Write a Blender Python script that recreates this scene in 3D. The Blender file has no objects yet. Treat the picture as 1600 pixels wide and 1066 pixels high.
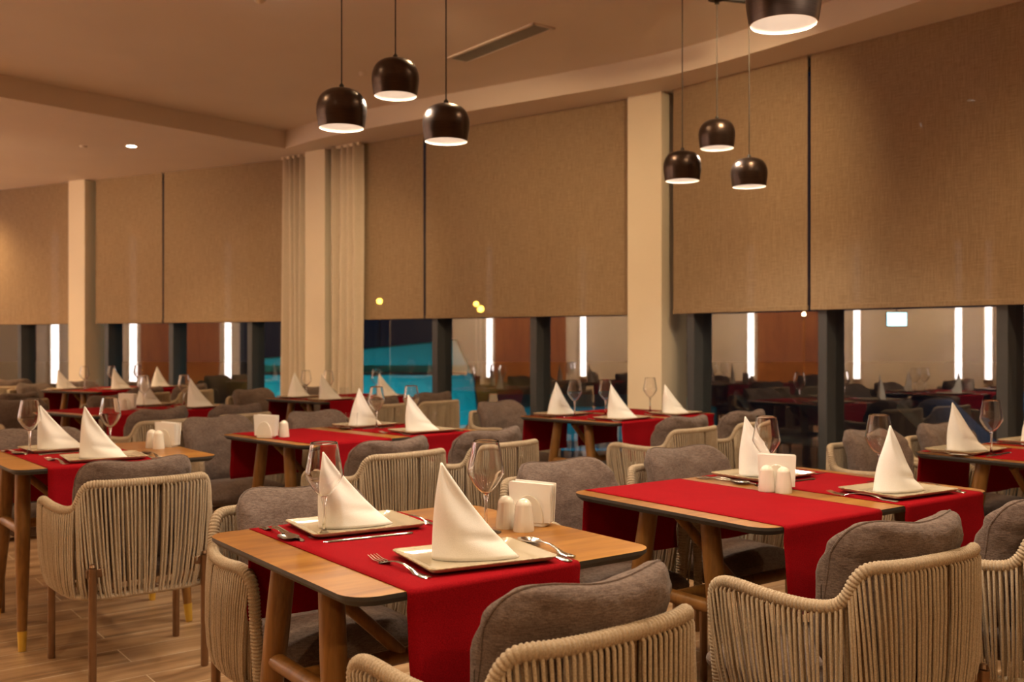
import bpy, bmesh, math, random
from mathutils import Vector, Matrix, noise
R = math.radians
PI = math.pi
random.seed(4)
SC = bpy.context.scene
COL = SC.collection

# ------------------------------------------------------------------ camera, world, exposure
H = 1.25
cam = bpy.data.cameras.new('camera')
cam.lens = 35; cam.sensor_width = 36; cam.sensor_fit = 'HORIZONTAL'
cam.clip_start = 0.05; cam.clip_end = 200
cam.dof.use_dof = True; cam.dof.focus_distance = 2.55; cam.dof.aperture_fstop = 4.5
camo = bpy.data.objects.new('camera', cam); COL.objects.link(camo)
camo.location = (0, 0, H); camo.rotation_euler = (PI/2, 0, 0)
SC.camera = camo
SC.view_settings.view_transform = 'Standard'
SC.view_settings.look = 'None'
SC.view_settings.gamma = 1.0
SC.view_settings.exposure = 0.25
SC.view_settings.use_curve_mapping = False
w = bpy.data.worlds.new('night'); SC.world = w; w.use_nodes = True
w.node_tree.nodes['Background'].inputs[0].default_value = (0.010, 0.014, 0.030, 1)
w.node_tree.nodes['Background'].inputs[1].default_value = 0.35
WARM = (1.0, 0.69, 0.37)
NEUT = (1.0, 0.84, 0.64)
DOWN_W = 85       # recessed downlights
UP_W = 170
WASH_W = 130
PEND_W = 25       # pendant lamps
LEFT_WARM = (1.0, 0.66, 0.31)

# ------------------------------------------------------------------ materials
def new_mat(name):
    m = bpy.data.materials.new(name); m.use_nodes = True
    nt = m.node_tree
    return m, nt, nt.nodes['Principled BSDF'], nt.nodes['Material Output']
def lk(nt, a, b): nt.links.new(a, b)
def coords(nt, scale=(1, 1, 1), kind='Object', rot=(0, 0, 0)):
    tc = nt.nodes.new('ShaderNodeTexCoord'); mp = nt.nodes.new('ShaderNodeMapping')
    mp.inputs['Scale'].default_value = scale; mp.inputs['Rotation'].default_value = rot
    lk(nt, tc.outputs[kind], mp.inputs['Vector'])
    return mp.outputs['Vector']
def noise_n(nt, vec, scale, detail=3, rough=0.5):
    n = nt.nodes.new('ShaderNodeTexNoise'); n.inputs['Scale'].default_value = scale
    n.inputs['Detail'].default_value = detail; n.inputs['Roughness'].default_value = rough
    if vec is not None: lk(nt, vec, n.inputs['Vector'])
    return n.outputs['Fac']
def ramp(nt, fac, stops):
    r = nt.nodes.new('ShaderNodeValToRGB')
    e = r.color_ramp.elements
    while len(e) < len(stops): e.new(0.5)
    for i, (p, c) in enumerate(stops):
        e[i].position = p; e[i].color = (*c, 1)
    lk(nt, fac, r.inputs[0])
    return r.outputs[0]
def bump(nt, bs, h, strength=0.3, dist=0.002):
    b = nt.nodes.new('ShaderNodeBump'); b.inputs['Strength'].default_value = strength
    b.inputs['Distance'].default_value = dist
    lk(nt, h, b.inputs['Height']); lk(nt, b.outputs[0], bs.inputs['Normal'])
def simple(name, col, rough=0.5, metal=0.0, spec=0.5, var=0.0, scale=20, coat=0):
    m, nt, bs, o = new_mat(name)
    bs.inputs['Roughness'].default_value = rough
    bs.inputs['Metallic'].default_value = metal
    bs.inputs['Specular IOR Level'].default_value = spec
    bs.inputs['Coat Weight'].default_value = coat
    f = noise_n(nt, coords(nt), scale)
    a = tuple(max(0, c*(1-var)) for c in col); b = tuple(min(1, c*(1+var)) for c in col)
    lk(nt, ramp(nt, f, [(0.3, a), (0.7, b)]), bs.inputs['Base Color'])
    return m
M = {}
def fabric(name, c1, c2, sc=260, b=0.5, rough=0.95, stretch=(1, 1, 1), coarse=6, sheen=0.15, spec=0.15):
    m, nt, bs, o = new_mat(name)
    v = coords(nt, stretch)
    f = noise_n(nt, v, sc, 2, 0.6)
    g = noise_n(nt, v, coarse, 3, 0.6)
    mx = nt.nodes.new('ShaderNodeMath'); mx.operation = 'MULTIPLY_ADD'
    lk(nt, f, mx.inputs[0]); mx.inputs[1].default_value = 0.75
    m2 = nt.nodes.new('ShaderNodeMath'); m2.operation = 'MULTIPLY'; lk(nt, g, m2.inputs[0]); m2.inputs[1].default_value = 0.25
    lk(nt, m2.outputs[0], mx.inputs[2])
    lk(nt, ramp(nt, mx.outputs[0], [(0.38, c1), (0.62, c2)]), bs.inputs['Base Color'])
    bs.inputs['Roughness'].default_value = rough
    bs.inputs['Specular IOR Level'].default_value = spec
    bs.inputs['Sheen Weight'].default_value = sheen
    bump(nt, bs, f, b, 0.002)
    return m
def cushion_mat():
    m, nt, bs, o = new_mat('taupe_cushion_fabric')
    rib = noise_n(nt, coords(nt, (70, 70, 420)), 1, 2, 0.6)
    fine = noise_n(nt, coords(nt, (1, 1, 1)), 380, 2, 0.6)
    cr_ = noise_n(nt, coords(nt, (1, 1, 1.6)), 13, 4, 0.55)
    def mad(a, k, b):
        n = nt.nodes.new('ShaderNodeMath'); n.operation = 'MULTIPLY_ADD'; lk(nt, a, n.inputs[0]); n.inputs[1].default_value = k
        if b is None: n.inputs[2].default_value = 0
        else: lk(nt, b, n.inputs[2])
        return n.outputs[0]
    c = mad(rib, 0.45, mad(fine, 0.35, mad(cr_, 0.2, None)))
    lk(nt, ramp(nt, c, [(0.38, (0.088, 0.060, 0.050)), (0.62, (0.205, 0.152, 0.130))]), bs.inputs['Base Color'])
    bs.inputs['Roughness'].default_value = 0.95; bs.inputs['Specular IOR Level'].default_value = 0.12
    bs.inputs['Sheen Weight'].default_value = 0.12
    b1 = nt.nodes.new('ShaderNodeBump'); b1.inputs['Strength'].default_value = 0.55; b1.inputs['Distance'].default_value = 0.02
    lk(nt, cr_, b1.inputs['Height'])
    b2 = nt.nodes.new('ShaderNodeBump'); b2.inputs['Strength'].default_value = 0.5; b2.inputs['Distance'].default_value = 0.0015
    lk(nt, rib, b2.inputs['Height']); lk(nt, b1.outputs[0], b2.inputs['Normal']); lk(nt, b2.outputs[0], bs.inputs['Normal'])
    return m
M['cushion'] = cushion_mat()
M['runner'] = fabric('red_runner_fabric', (0.22, 0.0035, 0.0075), (0.33, 0.0055, 0.0115), 420, 0.45, 0.9, sheen=0.0, spec=0.06)
M['napkin'] = fabric('white_napkin_cloth', (0.82, 0.80, 0.77), (0.88, 0.86, 0.83), 500, 0.15, 0.8)
M['curtain'] = fabric('cream_curtain_cloth', (0.58, 0.49, 0.39), (0.66, 0.57, 0.46), 120, 0.2, 0.9)
M['rope'] = fabric('beige_woven_rope', (0.35, 0.27, 0.185), (0.50, 0.40, 0.285), 320, 0.6, 0.8)
M['paint'] = simple('warm_white_paint', (0.80, 0.70, 0.54), 0.7, var=0.02, scale=3)
M['ceil'] = simple('ceiling_paint', (0.74, 0.64, 0.54), 0.8, var=0.02, scale=2)
M['beige'] = simple('beige_wall_paint', (0.72, 0.62, 0.54), 0.7, var=0.03, scale=2)
M['dark_edge'] = simple('charcoal_table_edge', (0.045, 0.042, 0.040), 0.5, var=0.1)
M['frame'] = simple('anthracite_window_frame', (0.06, 0.065, 0.072), 0.45, var=0.05)
M['bronze'] = simple('bronze_metal', (0.27, 0.17, 0.105), 0.34, metal=0.9, var=0.08)
M['brass'] = simple('brass_tip', (0.75, 0.50, 0.08), 0.35, metal=0.6, var=0.05)
M['ceramic'] = simple('cream_ceramic', (0.78, 0.73, 0.63), 0.22, var=0.03, coat=0.4)
M['plate'] = simple('ivory_glazed_plate', (0.50, 0.43, 0.31), 0.16, var=0.05, scale=12, coat=0.6)
M['plate_rim'] = simple('worn_gold_rim', (0.42, 0.33, 0.20), 0.3, var=0.4, scale=90)
M['paper'] = simple('white_paper_napkin', (0.84, 0.81, 0.76), 0.85, var=0.02)
M['steel'] = simple('polished_steel', (0.74, 0.73, 0.71), 0.14, metal=1.0, var=0.02)
M['vent'] = simple('vent_grille_metal', (0.30, 0.28, 0.22), 0.6, var=0.05)
M['cord'] = simple('black_cord', (0.03, 0.025, 0.02), 0.6)
M['black'] = simple('black_metal', (0.02, 0.018, 0.018), 0.4)
M['shade_in'] = simple('white_lamp_inside', (0.80, 0.68, 0.56), 0.5)
M['cyan_ext'] = simple('cyan_light_tint', (0.04, 0.62, 0.66), 0.7, var=0.05, scale=3)  # cyan of the pool light put into the wall's own colour
M['deck'] = simple('terrace_stone', (0.16, 0.17, 0.18), 0.6, var=0.2, scale=4)
M['lounge'] = simple('lounger_cloth', (0.18, 0.22, 0.25), 0.8, var=0.1)
def shade_mat():
    m, nt, bs, o = new_mat('brushed_bronze_shade')
    v = coords(nt, (1, 1, 60))
    f = noise_n(nt, v, 14, 3)
    lk(nt, ramp(nt, f, [(0.3, (0.060, 0.042, 0.036)), (0.7, (0.095, 0.068, 0.058))]), bs.inputs['Base Color'])
    bs.inputs['Metallic'].default_value = 0.85; bs.inputs['Roughness'].default_value = 0.3
    bump(nt, bs, f, 0.1, 0.0005)
    return m
M['shade'] = shade_mat()
def emis(name, col, strength):
    m, nt, bs, o = new_mat(name)
    e = nt.nodes.new('ShaderNodeEmission'); e.inputs[0].default_value = (*col, 1); e.inputs[1].default_value = strength
    lk(nt, e.outputs[0], o.inputs[0]); nt.nodes.remove(bs)
    return m
M['lamp_on'] = emis('lamp_diffuser_glow', (1.0, 0.95, 0.90), 2.6)
M['down_on'] = emis('downlight_glow', (1.0, 0.90, 0.75), 30)
M['strip_on'] = emis('led_strip_glow', (1.0, 0.86, 0.82), 9.0)
M['screen_on'] = emis('lit_screen', (0.55, 0.9, 1.0), 14)
M['street_on'] = emis('street_lamp_glow', (1.0, 0.5, 0.06), 90)
M['string_on'] = emis('garden_lamp_glow', (1.0, 0.72, 0.35), 40)
def wood(name, c1, c2, c3, ax=0, sc=1.0, rough=0.35, planks=None, coat=0.0):
    m, nt, bs, o = new_mat(name)
    s = [9*sc, 9*sc, 9*sc]; s[ax] = 0.9*sc
    oi = nt.nodes.new('ShaderNodeObjectInfo')
    v = coords(nt, tuple(s))
    ad = nt.nodes.new('ShaderNodeVectorMath'); ad.operation = 'ADD'
    ml = nt.nodes.new('ShaderNodeMath'); ml.operation = 'MULTIPLY'; ml.inputs[1].default_value = 37
    lk(nt, oi.outputs['Random'], ml.inputs[0])
    lk(nt, v, ad.inputs[0]); lk(nt, ml.outputs[0], ad.inputs[1])
    v = ad.outputs[0]
    n = nt.nodes.new('ShaderNodeTexNoise'); n.inputs['Scale'].default_value = 1.6
    n.inputs['Detail'].default_value = 6; n.inputs['Distortion'].default_value = 1.3
    lk(nt, v, n.inputs['Vector'])
    f2 = noise_n(nt, v, 9, 4, 0.7)
    mm = nt.nodes.new('ShaderNodeMath'); mm.operation = 'MULTIPLY_ADD'
    lk(nt, f2, mm.inputs[0]); mm.inputs[1].default_value = 0.35
    m3 = nt.nodes.new('ShaderNodeMath'); m3.operation = 'MULTIPLY'; lk(nt, n.outputs['Fac'], m3.inputs[0]); m3.inputs[1].default_value = 0.68
    lk(nt, m3.outputs[0], mm.inputs[2])
    fac = mm.outputs[0]
    if planks:
        br = nt.nodes.new('ShaderNodeTexBrick')
        br.offset = 0.37; br.inputs['Scale'].default_value = 1
        br.inputs['Brick Width'].default_value = planks[0]; br.inputs['Row Height'].default_value = planks[1]
        br.inputs['Mortar Size'].default_value = 0.0004
        br.inputs['Color1'].default_value = (0, 0, 0, 1); br.inputs['Color2'].default_value = (1, 1, 1, 1)
        br.inputs['Mortar'].default_value = (0.5, 0.5, 0.5, 1)
        lk(nt, coords(nt), br.inputs['Vector'])
        q = nt.nodes.new('ShaderNodeMath'); q.operation = 'MULTIPLY_ADD'; q.inputs[1].default_value = 0.14
        lk(nt, br.outputs['Color'], q.inputs[0]); lk(nt, fac, q.inputs[2])
        q2 = nt.nodes.new('ShaderNodeMath'); q2.operation = 'SUBTRACT'; q2.inputs[1].default_value = 0.07
        lk(nt, q.outputs[0], q2.inputs[0]); fac = q2.outputs[0]
    lk(nt, ramp(nt, fac, [(0.28, c1), (0.46, c2), (0.68, c3)]), bs.inputs['Base Color'])
    bs.inputs['Roughness'].default_value = rough
    bs.inputs['Coat Weight'].default_value = coat
    bump(nt, bs, fac, 0.08, 0.001)
    return m
M['oak'] = wood('oak_table_top', (0.16, 0.058, 0.014), (0.27, 0.106, 0.015), (0.40, 0.185, 0.036), 0, 1.0, 0.33, (2.0, 0.21))
M['leg'] = wood('walnut_stained_leg', (0.10, 0.040, 0.009), (0.21, 0.092, 0.020), (0.29, 0.135, 0.034), 2, 1.5, 0.36)
M['panel'] = wood('orange_wood_panel', (0.22, 0.075, 0.018), (0.36, 0.13, 0.032), (0.42, 0.17, 0.045), 2, 0.5, 0.4)

def floor_mat():
    m, nt, bs, o = new_mat('wood_look_floor_tile')
    v = coords(nt, (1, 1, 1), 'Object', (0, 0, R(-37)))
    br = nt.nodes.new('ShaderNodeTexBrick'); br.offset = 0.38
    br.inputs['Scale'].default_value = 1; br.inputs['Brick Width'].default_value = 1.15
    br.inputs['Row Height'].default_value = 0.19; br.inputs['Mortar Size'].default_value = 0.0022
    br.inputs['Mortar Smooth'].default_value = 0.1
    br.inputs['Color1'].default_value = (0, 0, 0, 1); br.inputs['Color2'].default_value = (1, 1, 1, 1)
    lk(nt, v, br.inputs['Vector'])
    mp = nt.nodes.new('ShaderNodeMapping'); mp.inputs['Scale'].default_value = (1.2, 11, 1)
    lk(nt, v, mp.inputs['Vector'])
    ad = nt.nodes.new('ShaderNodeVectorMath'); ad.operation = 'MULTIPLY_ADD'
    lk(nt, br.outputs['Color'], ad.inputs[0]); ad.inputs[1].default_value = (9, 23, 5); lk(nt, mp.outputs[0], ad.inputs[2])
    n = nt.nodes.new('ShaderNodeTexNoise'); n.inputs['Scale'].default_value = 1.3; n.inputs['Detail'].default_value = 7
    n.inputs['Distortion'].default_value = 1.0
    lk(nt, ad.outputs[0], n.inputs['Vector'])
    c = ramp(nt, n.outputs['Fac'], [(0.3, (0.17, 0.095, 0.048)), (0.5, (0.33, 0.20, 0.105)), (0.72, (0.47, 0.31, 0.18))])
    mx = nt.nodes.new('ShaderNodeMix'); mx.data_type = 'RGBA'
    lk(nt, br.outputs['Fac'], mx.inputs['Factor']); lk(nt, c, mx.inputs['A']); mx.inputs['B'].default_value = (0.66, 0.56, 0.42, 1)
    lk(nt, mx.outputs['Result'], bs.inputs['Base Color'])
    bs.inputs['Roughness'].default_value = 0.36
    return m
M['floor'] = floor_mat()

def blind_mat():
    m, nt, bs, o = new_mat('taupe_screen_fabric')
    v = coords(nt, (1, 1, 1))
    f1 = noise_n(nt, coords(nt, (160, 160, 9)), 1, 3, 0.7)
    f2 = noise_n(nt, coords(nt, (10, 10, 190)), 1, 3, 0.7)
    a = nt.nodes.new('ShaderNodeMath'); a.operation = 'ADD'; lk(nt, f1, a.inputs[0]); lk(nt, f2, a.inputs[1])
    b = nt.nodes.new('ShaderNodeMath'); b.operation = 'MULTIPLY'; lk(nt, a.outputs[0], b.inputs[0]); b.inputs[1].default_value = 0.5
    lk(nt, ramp(nt, b.outputs[0], [(0.36, (0.272, 0.186, 0.108)), (0.64, (0.43, 0.306, 0.190))]), bs.inputs['Base Color'])
    bs.inputs['Roughness'].default_value = 0.9; bs.inputs['Specular IOR Level'].default_value = 0.1
    tr = nt.nodes.new('ShaderNodeBsdfTransparent'); mx = nt.nodes.new('ShaderNodeMixShader')
    mx.inputs[0].default_value = 0.09
    lk(nt, bs.outputs[0], mx.inputs[1]); lk(nt, tr.outputs[0], mx.inputs[2]); lk(nt, mx.outputs[0], o.inputs[0])
    return m
M['blind'] = blind_mat()
def thin_glass(name, ior, tint=(1, 1, 1)):
    m, nt, bs, o = new_mat(name); nt.nodes.remove(bs)
    tr = nt.nodes.new('ShaderNodeBsdfTransparent'); tr.inputs[0].default_value = (*tint, 1)
    gl = nt.nodes.new('ShaderNodeBsdfGlossy'); gl.inputs['Roughness'].default_value = 0.0
    fr = nt.nodes.new('ShaderNodeFresnel'); fr.inputs[0].default_value = ior
    # same reflectance from either side of the sheet
    g = nt.nodes.new('ShaderNodeNewGeometry')
    mx = nt.nodes.new('ShaderNodeMixShader')
    iv = nt.nodes.new('ShaderNodeMix'); iv.data_type = 'FLOAT'
    iv.inputs[2].default_value = ior; iv.inputs[3].default_value = 1/ior
    lk(nt, g.outputs['Backfacing'], iv.inputs[0]); lk(nt, iv.outputs[0], fr.inputs[0])
    # entering relative index must stay above one on the back side too
    iv.inputs[3].default_value = ior
    lw = nt.nodes.new('ShaderNodeLayerWeight'); lw.inputs[0].default_value = 0.5
    pw = nt.nodes.new('ShaderNodeMath'); pw.operation = 'POWER'; lk(nt, lw.outputs['Facing'], pw.inputs[0]); pw.inputs[1].default_value = 4.0
    f0 = ((ior-1)/(ior+1))**2
    mu = nt.nodes.new('ShaderNodeMath'); mu.operation = 'MULTIPLY_ADD'; lk(nt, pw.outputs[0], mu.inputs[0])
    mu.inputs[1].default_value = 1-f0; mu.inputs[2].default_value = f0
    lk(nt, mu.outputs[0], mx.inputs[0]); lk(nt, tr.outputs[0], mx.inputs[1]); lk(nt, gl.outputs[0], mx.inputs[2])
    lk(nt, mx.outputs[0], o.inputs[0])
    for n_ in (fr, iv, g): nt.nodes.remove(n_)
    return m
M['pane'] = thin_glass('window_glass', 2.9, (0.92, 0.95, 0.94))
M['bowl'] = thin_glass('thin_wine_glass', 1.65, (0.985, 0.985, 0.985))
def glass_mat():
    m, nt, bs, o = new_mat('solid_glass')
    bs.inputs['Transmission Weight'].default_value = 1; bs.inputs['Roughness'].default_value = 0.0
    bs.inputs['IOR'].default_value = 1.5; bs.inputs['Base Color'].default_value = (1, 1, 1, 1)
    return m
M['glass'] = glass_mat()

# ------------------------------------------------------------------ mesh helpers
class MB:
    def __init__(s): s.v = []; s.f = []; s.mi = []
    def add(s, vs, fs, mi=0):
        o = len(s.v); s.v += [tuple(v) for v in vs]; s.f += [tuple(i+o for i in f) for f in fs]; s.mi += [mi]*len(fs)
    def box(s, x0, x1, y0, y1, z0, z1, mi=0, mat=None):
        vs = [Vector(p) for p in ((x0, y0, z0), (x1, y0, z0), (x1, y1, z0), (x0, y1, z0), (x0, y0, z1), (x1, y0, z1), (x1, y1, z1), (x0, y1, z1))]
        if mat: vs = [mat @ v for v in vs]
        s.add(vs, [(0, 3, 2, 1), (4, 5, 6, 7), (0, 1, 5, 4), (1, 2, 6, 5), (2, 3, 7, 6), (3, 0, 4, 7)], mi)
    def prism(s, poly, z0, z1, mi=0, mi_side=None):
        n = len(poly)
        if mi_side is None: mi_side = mi
        vs = [(p[0], p[1], z0) for p in poly] + [(p[0], p[1], z1) for p in poly]
        s.add(vs, [tuple(range(n))[::-1], tuple(range(n, 2*n))], mi)
        o = len(s.v) - 2*n
        for i in range(n):
            j = (i+1) % n
            s.f.append((o+i, o+j, o+n+j, o+n+i)); s.mi.append(mi_side)
    def tube(s, pts, r, seg=8, mi=0, caps=True, closed=False):
        pts = [Vector(p) for p in pts]; n = len(pts)
        rr = r if isinstance(r, (list, tuple)) else [r]*n
        t0 = (pts[1]-pts[0]).normalized()
        ref = Vector((0, 0, 1)) if abs(t0.z) < 0.9 else Vector((1, 0, 0))
        nrm = (ref - t0*ref.dot(t0)).normalized()
        vs = []
        for i in range(n):
            a = pts[i-1] if i > 0 else (pts[-1] if closed else pts[0])
            b = pts[i+1] if i < n-1 else (pts[0] if closed else pts[-1])
            t = (b-a).normalized()
            nrm = (nrm - t*nrm.dot(t)).normalized(); bi = t.cross(nrm)
            for k in range(seg):
                an = 2*PI*k/seg
                vs.append(pts[i] + (nrm*math.cos(an) + bi*math.sin(an))*rr[i])
        fs = []
        m = n if closed else n-1
        for i in range(m):
            j = (i+1) % n
            for k in range(seg):
                k2 = (k+1) % seg
                fs.append((i*seg+k, i*seg+k2, j*seg+k2, j*seg+k))
        if caps and not closed:
            fs.append(tuple(range(seg))[::-1]); fs.append(tuple((n-1)*seg+k for k in range(seg)))
        s.add(vs, fs, mi)
    def lathe(s, prof, seg=24, mi=0, c=(0, 0, 0), flute=0, nfl=20):
        vs = []
        for (r, z) in prof:
            for k in range(seg):
                a = 2*PI*k/seg
                q = r*(1+flute*math.cos(a*nfl))
                vs.append((c[0]+q*math.cos(a), c[1]+q*math.sin(a), c[2]+z))
        fs = []
        for i in range(len(prof)-1):
            for k in range(seg):
                k2 = (k+1) % seg
                fs.append((i*seg+k, i*seg+k2, (i+1)*seg+k2, (i+1)*seg+k))
        s.add(vs, fs, mi)
    def grid(s, rows, mi=0, closed_u=False):
        n = len(rows); m = len(rows[0])
        vs = [p for r in rows for p in r]; fs = []
        for i in range(n-1):
            for k in range(m if closed_u else m-1):
                k2 = (k+1) % m
                fs.append((i*m+k, i*m+k2, (i+1)*m+k2, (i+1)*m+k))
        s.add(vs, fs, mi)
    def xf(s, mat):
        s.v = [tuple(mat @ Vector(v)) for v in s.v]; return s
    def build(s, name, mats, parent=None, smooth=True, angle=40, bevel=0, solid=0, subd=0):
        me = bpy.data.meshes.new(name); me.from_pydata(s.v, [], s.f); me.update()
        if not isinstance(mats, (list, tuple)): mats = [mats]
        for m in mats: me.materials.append(m)
        for p, mi in zip(me.polygons, s.mi): p.material_index = mi
        bm = bmesh.new(); bm.from_mesh(me)
        bmesh.ops.remove_doubles(bm, verts=bm.verts, dist=1e-6)
        bmesh.ops.recalc_face_normals(bm, faces=bm.faces)
        if smooth:
            for f in bm.faces: f.smooth = True
            for e in bm.edges:
                if len(e.link_faces) == 2 and e.calc_face_angle(0) > R(angle): e.smooth = False
        bm.to_mesh(me); bm.free()
        o = bpy.data.objects.new(name, me); COL.objects.link(o)
        if parent: o.parent = parent
        if bevel:
            b = o.modifiers.new('bevel', 'BEVEL'); b.width = bevel; b.segments = 2; b.limit_method = 'ANGLE'
        if solid:
            b = o.modifiers.new('solid', 'SOLIDIFY'); b.thickness = solid; b.offset = 0
        if subd:
            b = o.modifiers.new('sub', 'SUBSURF'); b.levels = subd; b.render_levels = subd
        return o
def tag(o, label, cat, group=None):
    o['label'] = label; o['category'] = cat
    if group: o['group'] = group
    return o
def empty(name, loc=(0, 0, 0), rz=0):
    o = bpy.data.objects.new(name, None); COL.objects.link(o); o.location = loc; o.rotation_euler = (0, 0, rz)
    o.empty_display_size = 0.1
    return o
def struct(o): o['kind'] = 'structure'; return o
KIDS = {}
def copy_tree(o, parent=None):
    c = o.copy(); COL.objects.link(c); c.parent = parent
    if 'label' in c and parent is None: del c['label']
    for ch in kids(o): copy_tree(ch, c)
    return c
def kids(o): return [x for x in ALL() if x.parent is o]
def ALL(): return list(COL.objects)
class Proto:
    """first use moves the thing itself, later uses copy it with its parts"""
    def __init__(s, fn):
        s.fn = fn; s.o = None; s.tree = None
    def place(s, loc, rz, label, cat, group, scale=1):
        if s.o is None:
            s.o = s.fn(); o = s.o; s.tree = s.snap(o)
        else:
            o = s.dup(s.tree, None)
        o.location = loc; o.rotation_euler = (0, 0, rz)
        if scale != 1: o.scale = (scale,)*3
        tag(o, label, cat, group)
        return o
    def snap(s, o): return (o, [s.snap(c) for c in kids(o)])
    def dup(s, t, parent):
        c = t[0].copy(); COL.objects.link(c); c.parent = parent
        for ch in t[1]: s.dup(ch, c)
        return c
def cr(pts, n):
    """Catmull-Rom resampled evenly into n+1 points"""
    P = [Vector(p) for p in pts]; P = [2*P[0]-P[1]] + P + [2*P[-1]-P[-2]]
    out = []
    for i in range(1, len(P)-2):
        a, b, c, d = P[i-1], P[i], P[i+1], P[i+2]
        for k in range(24):
            t = k/24
            out.append(0.5*((2*b) + (c-a)*t + (2*a-5*b+4*c-d)*t*t + (3*b-a-3*c+d)*t**3))
    out.append(P[-2])
    L = [0]
    for i in range(1, len(out)): L.append(L[-1] + (out[i]-out[i-1]).length)
    res = []; j = 0
    for k in range(n+1):
        s_ = L[-1]*k/n
        while j < len(L)-2 and L[j+1] < s_: j += 1
        f = (s_-L[j])/max(1e-9, L[j+1]-L[j])
        res.append(out[j].lerp(out[j+1], min(1, f)))
    return res, L[-1]

# ------------------------------------------------------------------ room shell
ZS, ZC = 3.23, 3.41      # underside of the dropped border, main ceiling
# line of the window wall (plane of the blinds), left to right
WL = [Vector((-9.6, 14.55)), Vector((-2.50, 10.87)), Vector((-1.50, 10.0)), Vector((1.10, 8.03)), Vector((4.85, 3.53))]
WALLX = -9.5
def hit(px, seg):
    a, b = WL[seg], WL[seg+1]; k = (px-800)/1555.6
    d = b-a
    t = (k*a.y - a.x)/(d.x - k*d.y)
    return a + d*t
fl = MB(); fl.prism([(WALLX-0.2, -3.2), (5.4, -3.2), (5.4, 3.3), (1.30, 8.35), (-1.3, 10.3), (-2.4, 11.3), (WALLX-0.2, 15.1)], -0.1, 0)
struct(fl.build('floor', M['floor'], smooth=False))
ce = MB(); ce.prism([(WALLX-0.2, -3.2), (5.4, -3.2), (5.4, 3.3), (1.30, 8.35), (-1.3, 10.3), (-2.4, 11.3), (WALLX-0.2, 15.1)], ZC, ZC+0.12)
struct(ce.build('ceiling', M['ceil'], smooth=False))
fas, _ = cr([(-2.33, 10.23, 0), (-1.88, 9.74, 0), (-1.25, 9.20, 0), (-0.56, 8.70, 0), (0.40, 8.02, 0), (1.00, 7.58, 0), (1.42, 7.15, 0), (1.90, 6.50, 0), (2.34, 5.85, 0), (3.1, 4.6, 0), (4.0, 3.0, 0), (4.6, 1.4, 0), (5.3, -3.1, 0)], 60)
poly = [(-9.6, 1.6), ] + [(p.x, p.y) for p in fas] + [(5.4, -3.1), (5.4, 3.3), (1.30, 8.35), (-1.3, 10.3), (-2.4, 11.3), (WALLX-0.1, 15.1)]
so = MB(); so.prism(poly, ZS, ZC)
struct(so.build('trim_1', M['ceil'], smooth=True, angle=30))
def wallbox(name, x0, x1, y0, y1, z0, z1, mat):
    b = MB(); b.box(x0, x1, y0, y1, z0, z1); return struct(b.build(name, mat, smooth=False))
wallbox('wall_left', WALLX-0.2, WALLX, -3.2, 14.9, 0, ZC, M['beige'])
wallbox('wall_back', WALLX, 5.2, -3.2, -3.0, 0, ZC, M['leg'])
wallbox('wall_right', 5.0, 5.2, -3.0, 3.5, 0, ZC, M['leg'])

# wall_left: orange wood panels and upright light strips (seen mirrored in the window glass)
for i, (y0, y1, lab) in enumerate([(5.30, 6.70, 'orange wood wall panel on the left wall opposite the wide column'),
                                   (9.40, 10.75, 'orange wood wall panel on the left wall opposite the far windows'),
                                   (0.6, 1.9, 'orange wood wall panel on the left wall nearest the camera')]):
    b = MB(); b.box(WALLX, WALLX+0.03, y0, y1, 0.35, 3.1)
    tag(b.build('wall_panel', M['panel'], smooth=False), lab, 'wall panel', 'orange wood panels on the left wall')
strips = [(2.72, 'a'), (3.22, 'b'), (4.95, 'c'), (6.82, 'd'), (9.25, 'e'), (10.88, 'f'), (12.1, 'g')]
names = ['light strip on left wall nearest the camera', 'light strip on left wall second from the camera', 'light strip on left wall before the first wood panel', 'light strip on left wall just past the first wood panel',
         'light strip on left wall before the second wood panel', 'light strip on left wall just past the second wood panel', 'light strip on left wall nearest the far window']
for (y, _), nm in zip(strips, names):
    r_ = empty('wall_light', (WALLX, y, 0.55))
    b = MB(); b.box(0, 0.035, -0.075, 0.075, 0, 2.5); b.box(0, 0.095, -0.06, 0.06, 0, 0.019); b.box(0, 0.095, -0.06, 0.06, 2.481, 2.5); b.build('housing', M['paint'], r_, smooth=False)
    b = MB(); b.tube([(0.035, 0, 0.02), (0.035, 0, 2.48)], 0.055, 20); b.build('diffuser', M['strip_on'], r_, smooth=True, angle=50)
    tag(r_, 'upright white ' + nm, 'wall light', 'upright light strips on the left wall')
b = MB(); b.box(WALLX-0.01, WALLX+0.02, 7.75, 8.95, 0, 2.6); struct(b.build('door_1', M['black'], smooth=False))
b = MB()
for (y0, y1, z0, z1) in ((7.68, 7.75, 0, 2.67), (8.95, 9.02, 0, 2.67), (7.75, 8.95, 2.6, 2.67)): b.box(WALLX, WALLX+0.04, y0, y1, z0, z1)
struct(b.build('trim_2', M['frame'], smooth=False))
r_ = empty('hanging_screen', (-6.0, 4.92, 1.46))
b = MB(); b.tube([(0, 0, 0.2), (0, 0, ZS-1.46)], 0.008, 10); b.build('hanging_rod', M['black'], r_)
b = MB(); b.box(-0.02, 0.012, -0.15, 0.15, 0, 0.22); b.build('casing', M['black'], r_, smooth=False, bevel=0.008)
b = MB(); b.box(0.012, 0.015, -0.135, 0.135, 0.015, 0.205); b.build('screen', M['screen_on'], r_, smooth=False)
tag(r_, 'hanging screen glowing pale blue, seen mirrored in the right window', 'screen')

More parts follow.
